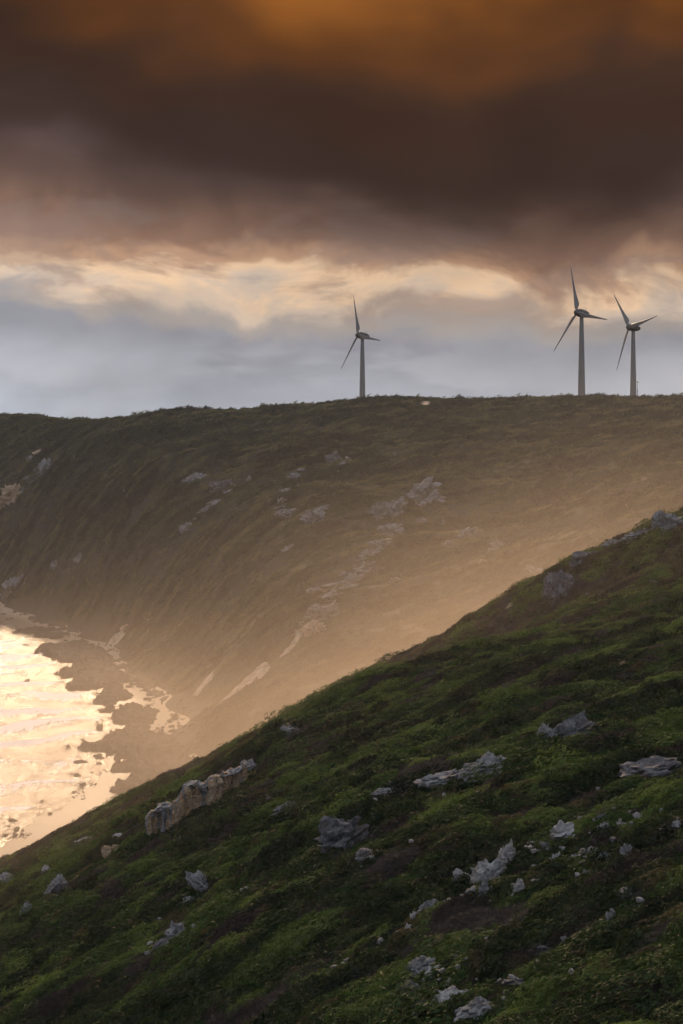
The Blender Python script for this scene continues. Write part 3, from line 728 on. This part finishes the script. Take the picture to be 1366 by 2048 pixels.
def turbine(hx, hy, d, yaw, theta, label):
    """hx, hy: hub in the view; yaw: how far the rotor axis turns from facing the viewer to the left; theta: first blade from upright"""
    axis = Vector((-math.sin(yaw), -math.cos(yaw), 0))
    hub = Vector(P3(hx, hy, d)); tilt = math.radians(5.5)
    top = hub - axis * 4.4
    root = empty('wind_turbine', (top.x, top.y, top.z - HUB_H)); tag(root, label, 'wind turbine', 'wind turbines on the headland')
    obj('tower', ME_tower, root)
    R = Matrix.Rotation(-yaw, 4, 'Z') @ Matrix.Rotation(-tilt, 4, 'X')            # -y turns to the wind, nose up
    def put(name, me, M):
        o = obj(name, me, root); o.matrix_local = Matrix.Translation((0, 0, HUB_H)) @ M; return o
    put('nacelle', ME_nac, R); put('spinner', ME_spin, R)
    put('wind_vane', ME_vane, R @ Matrix.Translation((0, 3.6, 2.1)))
    for k in range(3):
        put('blade', ME_blade, R @ Matrix.Translation((0, -4.1, 0)) @ Matrix.Rotation(theta + k * 2 * math.pi / 3, 4, 'Y'))
YAW = math.radians(59)
turbine(715.4, 671, 1600, YAW, math.radians(-20.5), 'grey wind turbine standing alone, leftmost of the three on the skyline')
turbine(1153, 626, 1380, YAW, math.radians(-18.9), 'tallest looking grey wind turbine, middle one of the three')
turbine(1257, 655, 1515, math.radians(62), math.radians(-41), 'grey wind turbine nearest the frame edge beside a thin pole')

def light_pole():
    x, y, z = P3(1275, 790, 1390); g = float(height(np.array([x]), np.array([y]))[0]); top = P3(1275, 764, 1390)[2] - g
    root = empty('weather_mast', (x, y, g)); tag(root, 'thin mast with a small instrument head beside the turbine near the frame edge', 'mast')
    b = bmesh.new(); loft(b, [circle(0.22, -1, 10), circle(0.2, top * 0.5, 10), circle(0.14, top, 10)]); obj('pole', mesh_bm('pole', b, M_steel, True), root)
    b = bmesh.new(); loft(b, [circle(0.25, 0, 10), circle(0.65, 0.25, 10), circle(0.65, 0.7, 10), circle(0.2, 1.0, 10)]); obj('instrument_head', mesh_bm('instrument_head', b, M_steel, True), root, (0, 0, top - 0.3))
    b = bmesh.new(); bmesh.ops.create_cube(b, size=1.0); bmesh.ops.scale(b, vec=(2.2, 0.12, 0.12), verts=b.verts); obj('cross_arm', mesh_bm('cross_arm', b, M_steel), root, (0, 0, top - 0.1))
    b = bmesh.new(); bmesh.ops.create_cube(b, size=1.0); bmesh.ops.scale(b, vec=(0.7, 0.6, 1.0), verts=b.verts); bmesh.ops.bevel(b, geom=b.edges[:], offset=0.06, segments=2, affect='EDGES')
    obj('control_box', mesh_bm('control_box', b, M_steel), root, (-0.1, -0.4, top * 0.62))
light_pole()

# ================================================================ heath
def shrub_mesh(name, seed, n, leaf, mat, h=0.6, lean=0.45, lump=0.28, aspect=1.7, jitter=0.65, upright=0.0):
    r = np.random.default_rng(seed)
    cz = r.uniform(-0.12, 1.0, n); th = r.uniform(0, 2 * np.pi, n); sr = np.sqrt(np.maximum(1 - cz ** 2, 0))
    d = np.stack([sr * np.cos(th), sr * np.sin(th), cz], -1)
    rad = (1 + lump * 1.6 * noise3(d * 1.9 + seed, seed) + lump * 0.8 * noise3(d * 4.5 + seed, seed + 2)) * np.where(r.random(n) < 0.25, 0.82, 1.0)
    p = d * rad[:, None]; p[:, 2] *= h; p[:, 0] += lean * np.maximum(p[:, 2], 0)
    nr = d * np.array([1, 1, 1 / h]); nr /= np.linalg.norm(nr, axis=1, keepdims=True)
    nr = nr + r.normal(size=(n, 3)) * jitter; nr /= np.linalg.norm(nr, axis=1, keepdims=True)
    t = np.cross(nr, r.normal(size=(n, 3)) * 0.6 + np.array([0.8, 0, 0.5 + upright * 3])); t /= np.linalg.norm(t, axis=1, keepdims=True); b = np.cross(nr, t)
    s = leaf * r.uniform(0.6, 1.35, n)[:, None]
    V = np.stack([p - b * s * aspect, p + t * s * 0.5, p + b * s * aspect, p - t * s * 0.5], 1).reshape(-1, 3)
    return mesh_np(name, V, np.arange(n * 4).reshape(-1, 4), mat)
def species(name, meshes):
    col = bpy.data.collections.new(name)
    for m in meshes: col.objects.link(bpy.data.objects.new(m.name, m))
    return col
def scatter_tree(col, n):
    g = bpy.data.node_groups.new('scatter_' + col.name, 'GeometryNodeTree')
    g.interface.new_socket('Geometry', in_out='INPUT', socket_type='NodeSocketGeometry'); g.interface.new_socket('Geometry', in_out='OUTPUT', socket_type='NodeSocketGeometry')
    N = g.nodes.new; L = g.links.new
    gi, go, ci, ip = N('NodeGroupInput'), N('NodeGroupOutput'), N('GeometryNodeCollectionInfo'), N('GeometryNodeInstanceOnPoints')
    ci.inputs['Collection'].default_value = col; ci.inputs['Separate Children'].default_value = True; ci.inputs['Reset Children'].default_value = True
    def attr(nm, ty):
        a = N('GeometryNodeInputNamedAttribute'); a.data_type = ty; a.inputs['Name'].default_value = nm; return a.outputs['Attribute']
    er = N('FunctionNodeEulerToRotation'); L(attr('rot', 'FLOAT_VECTOR'), er.inputs[0])
    L(gi.outputs[0], ip.inputs['Points']); L(ci.outputs[0], ip.inputs['Instance']); ip.inputs['Pick Instance'].default_value = True
    L(attr('pick', 'INT'), ip.inputs['Instance Index']); L(er.outputs[0], ip.inputs['Rotation']); L(attr('size', 'FLOAT_VECTOR'), ip.inputs['Scale'])
    L(ip.outputs[0], go.inputs[0])
    return g
def scatter(name, col, pts, rot, size, tint, label):
    me = bpy.data.meshes.new(name); n = len(pts); me.vertices.add(n); me.vertices.foreach_set('co', pts.astype(np.float32).ravel())
    k = len(col.objects)
    for nm, ty, data in (('rot', 'FLOAT_VECTOR', rot), ('size', 'FLOAT_VECTOR', size)):
        a = me.attributes.new(nm, ty, 'POINT'); a.data.foreach_set('vector', data.astype(np.float32).ravel())
    a = me.attributes.new('tint', 'FLOAT', 'POINT'); a.data.foreach_set('value', tint.astype(np.float32))
    a = me.attributes.new('pick', 'INT', 'POINT'); a.data.foreach_set('value', RNG.integers(0, k, n).astype(np.int32))
    o = obj(name, me); md = o.modifiers.new('scatter', 'NODES'); md.node_group = scatter_tree(col, k)
    return tag(o, label, kind='stuff')
def free(x, y, margin=0.0):
    ok = np.ones(len(x), bool)
    for ex, ey, er in EXCL: ok &= (x - ex) ** 2 + (y - ey) ** 2 > (er + margin) ** 2
    for poly in EXPOLY: ok &= ~inside(poly, x, y)
    return ok
def sample(n, d0, d1, p0=-180, p1=1546):
    d = np.sqrt(RNG.uniform(d0 ** 2, d1 ** 2, n)); px = RNG.uniform(p0, p1, n)
    return (px - 683) / F * d, d
def pose(x, y, rad, flat, stretch, spin=0.35, sink=0.12):
    z = height(x, y); nrm = normal_at(x, y)
    nrm = nrm * 0.75 + np.array([0, 0, 0.25]); nrm /= np.linalg.norm(nrm, axis=1, keepdims=True)
    a = math.atan2(WIND[1], WIND[0]) + RNG.normal(0, spin, len(x))
    fw = np.stack([np.cos(a), np.sin(a), np.zeros_like(a)], -1); fw -= (fw * nrm).sum(1, keepdims=True) * nrm; fw /= np.linalg.norm(fw, axis=1, keepdims=True)
    sd = np.cross(nrm, fw)
    # columns fw, sd, nrm -> XYZ euler angles
    ry = -np.arcsin(np.clip(fw[:, 2], -1, 1)); rx = np.arctan2(sd[:, 2], nrm[:, 2]); rz = np.arctan2(fw[:, 1], fw[:, 0])
    pts = np.stack([x, y, z - sink * rad], -1)
    return pts, np.stack([rx, ry, rz], -1), np.stack([rad * stretch, rad, rad * flat], -1)

SP = {
 'green': species('green', [shrub_mesh('green_heath_shrub', 10 + i, 460, 0.105, L_green) for i in range(3)]),
 'olive': species('olive', [shrub_mesh('olive_heath_shrub', 20 + i, 420, 0.10, L_olive) for i in range(3)]),
 'dark': species('dark', [shrub_mesh('dark_heath_shrub', 30 + i, 460, 0.11, L_dark, h=0.75, lump=0.35) for i in range(3)]),
 'mound': species('mound', [shrub_mesh('mounded_heath_shrub', 60 + i, 2200, 0.046, L_green, h=0.55, lump=0.42) for i in range(3)]),
 'twig': species('twig', [shrub_mesh('twig_heath_shrub', 40 + i, 330, 0.05, L_twig, aspect=5.0, jitter=0.9, upright=0.5) for i in range(3)]),
 'thicket': species('thicket', [shrub_mesh('thicket_shrub', 80 + i, 1100, 0.075, L_far, h=0.7, lump=0.4) for i in range(3)]),
 'far': species('far', [shrub_mesh('far_heath_shrub', 50 + i, 200, 0.15, L_far, h=0.6, lump=0.35) for i in range(4)])}

def near_heath():
    for (n, d0, d1, r0, r1) in ((15000, 55, 150, 0.28, 0.75), (34000, 150, 300, 0.38, 0.95), (22000, 300, 470, 0.55, 1.25)):
        x, y = sample(n, d0, d1)
        for p0, p1 in ((-520, -180), (1546, 1886)):            # the slope goes on beyond the frame
            e = sample(n // 6, d0, d1, p0, p1); x = np.concatenate([x, e[0]]); y = np.concatenate([y, e[1]])
        w = toe_distance(x, y); k = (w > 3) & free(x, y, 0.1); x, y = x[k], y[k]
        m = len(x); u = RNG.random(m)
        a = x * WIND[0] + y * WIND[1]; b = -x * WIND[1] + y * WIND[0]
        f1 = 1.3 * fbm(a / 15, b / 6, 90, 3) + 0.22 * RNG.normal(size=m); f2 = 1.2 * fbm(a / 10 + 40, b / 4.5, 95, 3) + 0.2 * RNG.normal(size=m)
        kind = np.where(f2 > 0.4, 'twig', np.where(f1 > 0.16, 'green', np.where(f1 > -0.3, 'olive', 'dark')))
        far_mix = (y > 244) & (RNG.random(m) < 0.88); kind = np.where(far_mix & ((kind == 'green') | (kind == 'dark')), 'olive', kind)
        big = (RNG.random(m) < 0.05) & ((kind == 'green') | (kind == 'olive')); kind = np.where(big, 'mound', kind)
        rad = (r0 + (r1 - r0) * u ** 1.6) * np.where(big, RNG.uniform(1.6, 2.8, m), 1.0) * np.where(kind == 'green', 1.12, 1.0); flat = RNG.uniform(0.5, 1.0, m) * np.where(kind == 'dark', 1.35, 1.0)
        tint = np.clip(0.45 + 0.7 * fbm(a / 8, b / 3.2, 99, 3) + 0.13 * RNG.normal(size=m) + 0.16 * (y > 244), 0, 1)
        pts, rot, size = pose(x, y, rad, flat, RNG.uniform(1.1, 1.9, m))
        for sp, nm, lab in (('green', 'green_heath', 'bright green wind-combed heath on the near slope'), ('olive', 'olive_heath', 'olive heath on the near slope'),
                            ('dark', 'dark_heath', 'dark green heath bushes on the near slope'), ('mound', 'mounded_heath', 'larger mounded green bushes in the near heath'), ('twig', 'twig_heath', 'grey brown twiggy heath on the near slope')):
            s = kind == sp
            scatter(nm, SP[sp], pts[s], rot[s], size[s], tint[s], lab)
near_heath()
def far_heath():
    x, y = sample(105000, 500, 1420, -160, 1540)
    for p0, p1 in ((-760, -160), (1540, 1900)):
        e = sample(20000, 500, 1420, p0, p1); x = np.concatenate([x, e[0]]); y = np.concatenate([y, e[1]])
    a = x * WIND[0] + y * WIND[1]; b = -x * WIND[1] + y * WIND[0]; m = len(x)
    cover = fbm(a / 42, b / 17, 131, 4, 0.55)
    k = (toe_distance(x, y) > 5) & free(x, y, 0.3) & (RNG.random(m) < 0.55 + 0.45 * sstep(cover, -0.25, 0.2)); x, y, a, b, cover = x[k], y[k], a[k], b[k], cover[k]; m = len(x)
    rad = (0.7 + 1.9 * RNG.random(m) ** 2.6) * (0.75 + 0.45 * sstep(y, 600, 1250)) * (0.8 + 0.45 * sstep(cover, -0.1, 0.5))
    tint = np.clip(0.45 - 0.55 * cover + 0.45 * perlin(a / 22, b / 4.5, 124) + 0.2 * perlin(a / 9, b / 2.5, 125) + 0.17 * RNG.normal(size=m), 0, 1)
    pts, rot, size = pose(x, y, rad, RNG.uniform(0.65, 1.25, m), RNG.uniform(1.2, 2.5, m), 0.3)
    r = RNG.random(m) < np.where((y > 1180) & (y < 1330), 0.07, 0.02); q = size[r] * RNG.uniform(0.9, 1.45, (r.sum(), 1)); q[:, 0] = q[:, 1] * 1.5
    scatter('headland_thicket', SP['thicket'], pts[r], rot[r], q, np.clip(tint[r] * 0.6, 0, 1), 'rounded dark thickets along the crest of the headland')
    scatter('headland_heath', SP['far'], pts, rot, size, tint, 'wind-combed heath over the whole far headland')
far_heath()

# loose stones shed by the outcrops
SP['stone'] = species('stone', [rock_mesh('loose_stone', (1.6, 1.4, 1.1), 700 + i, ROCK['grey' if i % 2 else 'white'], 2) for i in range(4)])
def loose_stones():
    P = []
    for (x, y, W) in PLACED:
        if y > 300: continue
        for k in range(RNG.integers(4, 15)):
            t = RNG.uniform(0.5, 2.2); a = RNG.uniform(0, 2 * math.pi); P.append((x + math.cos(a) * W * t, y + math.sin(a) * W * t * 0.8, 0.06 + 0.30 * RNG.random() ** 2.5))
    P = np.array(P); pts, rot, size = pose(P[:, 0], P[:, 1], P[:, 2], np.ones(len(P)), np.ones(len(P)), 3.0, 0.0)
    pts[:, 2] += P[:, 2] * 0.9
    scatter('loose_stones', SP['stone'], pts, rot, size, np.ones(len(P)), 'small loose pale stones among the heath round the outcrops')
loose_stones()
SP['rubble'] = species('rubble', [rock_mesh('rubble_stone', (1.8, 1.5, 1.0), 740 + i, ROCK['reef'], 2) for i in range(4)])
def reef_rubble():
    d = RNG.uniform(440, 1100, 26000); px = RNG.uniform(-60, 420, 26000); x = (px - 683) / F * d; w = toe_distance(x, d)
    k = (w > -34) & (w < 5) & (fbm(x / 9, d / 16, 151, 3) + 0.45 * sstep(w, -14, 2) > 0.42); x, y = x[k], d[k]
    r = RNG.uniform(0.2, 0.42, len(x)) * np.where(RNG.random(len(x)) < 0.12, RNG.uniform(2.0, 4.5, len(x)), 1.0)
    pts, rot, size = pose(x, y, r, np.ones(len(x)), RNG.uniform(1.0, 1.6, len(x)), 3.0, 0.0)
    pts[:, 2] = np.maximum(sand_z(x, y), height(x, y)) + r * 0.15
    scatter('reef_rubble', SP['rubble'], pts, rot, size, np.ones(len(x)), 'dark rubble strewn over the beach between the reef platforms')
reef_rubble()
SP['debris'] = species('debris', [rock_mesh('debris_stone', (2.0, 1.3, 1.0), 760 + i, ROCK['far'], 2, rough=0.5) for i in range(4)])
def rib_debris():
    P = []
    for ax, ay, bx, by, n, sp in ((800,1046,640,1236,90,7),(870,978,735,1050,50,6),(602,948,560,1034,30,6),(700,918,630,1046,36,7),(940,1064,890,1094,14,4),(470,962,372,1062,26,6),(110,920,10,1010,40,7),(1000,1088,955,1132,12,4),(60,1150,16,1195,26,6),(660,1180,600,1270,40,9)):
        for k in range(n):
            t = RNG.random(); P.append(at(ax + (bx - ax) * t + RNG.normal(0, sp), ay + (by - ay) * t + RNG.normal(0, sp * 0.7), 480)[:2] + (RNG.uniform(0.5, 1.0) * (2.0 if RNG.random() < 0.2 else 1.0),))
    P = np.array(P); pts, rot, size = pose(P[:, 0], P[:, 1], P[:, 2], np.full(len(P), 0.9), RNG.uniform(1.2, 2.6, len(P)), 0.4, 0.0)
    pts[:, 2] += P[:, 2] * 0.5
    scatter('rock_debris', SP['debris'], pts, rot, size, np.ones(len(P)), 'broken grey rock strewn in diagonal bands down the far headland')
rib_debris()

# ================================================================ sea spray and haze
def mat_air(name, density, col, g):
    m, t = material(name)
    v = t.n('ShaderNodeVolumePrincipled', I_Color=col, I_Density=density, I_Anisotropy=g)
    t.t.links.new(v.outputs[0], t.n('ShaderNodeOutputMaterial').inputs['Volume'])
    return m
def sea_spray():
    """wind-blown spray, densest over the shore and in the gully mouth, thinning upwards and outwards to nothing"""
    m, t = material('spray_air')
    p = t.n('ShaderNodeNewGeometry').outputs['Position']; x = t.n('ShaderNodeSeparateXYZ', i0=p)
    dx = t.m('DIVIDE', t.m('SUBTRACT', x.outputs[0], SPRAY['x']), SPRAY['sx']); dy = t.m('SUBTRACT', x.outputs[1], SPRAY['y'])
    dy = t.m('MAXIMUM', t.m('DIVIDE', dy, SPRAY['far']), t.m('DIVIDE', dy, -SPRAY['near']))
    lift = t.m('MINIMUM', t.m('MAXIMUM', t.m('MULTIPLY', t.m('ADD', x.outputs[0], 40.0), 0.25), 0.0), 34.0)      # the gully floor climbs inland
    e = t.m('ADD', t.m('ADD', t.m('MULTIPLY', dx, dx), t.m('MULTIPLY', dy, dy)), t.m('DIVIDE', t.m('MAXIMUM', t.m('SUBTRACT', x.outputs[2], lift), 0.0), SPRAY['h']))
    rot = t.n('ShaderNodeMapping', I_Vector=p, I_Rotation=(0, 0, -math.atan2(WIND[1], WIND[0])), I_Scale=(0.006, 0.016, 0.022)).outputs[0]
    wisp = t.n('ShaderNodeMapRange', i0=t.noise(rot, 1.0, 3, 0.55), i1=0.32, i2=0.68, i3=0.12, i4=1.95).outputs[0]
    dens = t.m('MULTIPLY', t.m('MULTIPLY', t.m('POWER', 2.71828, t.m('MULTIPLY', e, -1.0)), wisp), SPRAY_DENSITY)
    v = t.n('ShaderNodeVolumePrincipled', I_Color=(0.98, 0.83, 0.67, 1), I_Density=dens, I_Anisotropy=0.5)
    air = t.n('ShaderNodeVolumePrincipled', I_Color=(0.90, 0.92, 1.0, 1), I_Density=AIR_DENSITY, I_Anisotropy=0.0)     # the thin air behind the spray
    v = t.n('ShaderNodeAddShader', i0=v, i1=air)
    t.t.links.new(v.outputs[0], t.n('ShaderNodeOutputMaterial').inputs['Volume'])
    bm = bmesh.new(); bmesh.ops.create_cube(bm, size=1.0)
    lo, hi = (-560, 60, -3.6), (560, 1500, 118)
    for q in bm.verts: q.co = [lo[k] if q.co[k] < 0 else hi[k] for k in range(3)]
    tag(obj('sea_spray', mesh_bm('sea_spray', bm, m)), 'golden sea spray drifting off the beach up the headland', kind='stuff')
SPRAY = dict(x=60.0, y=490.0, sx=190.0, near=300.0, far=205.0, h=15.5)
sea_spray()
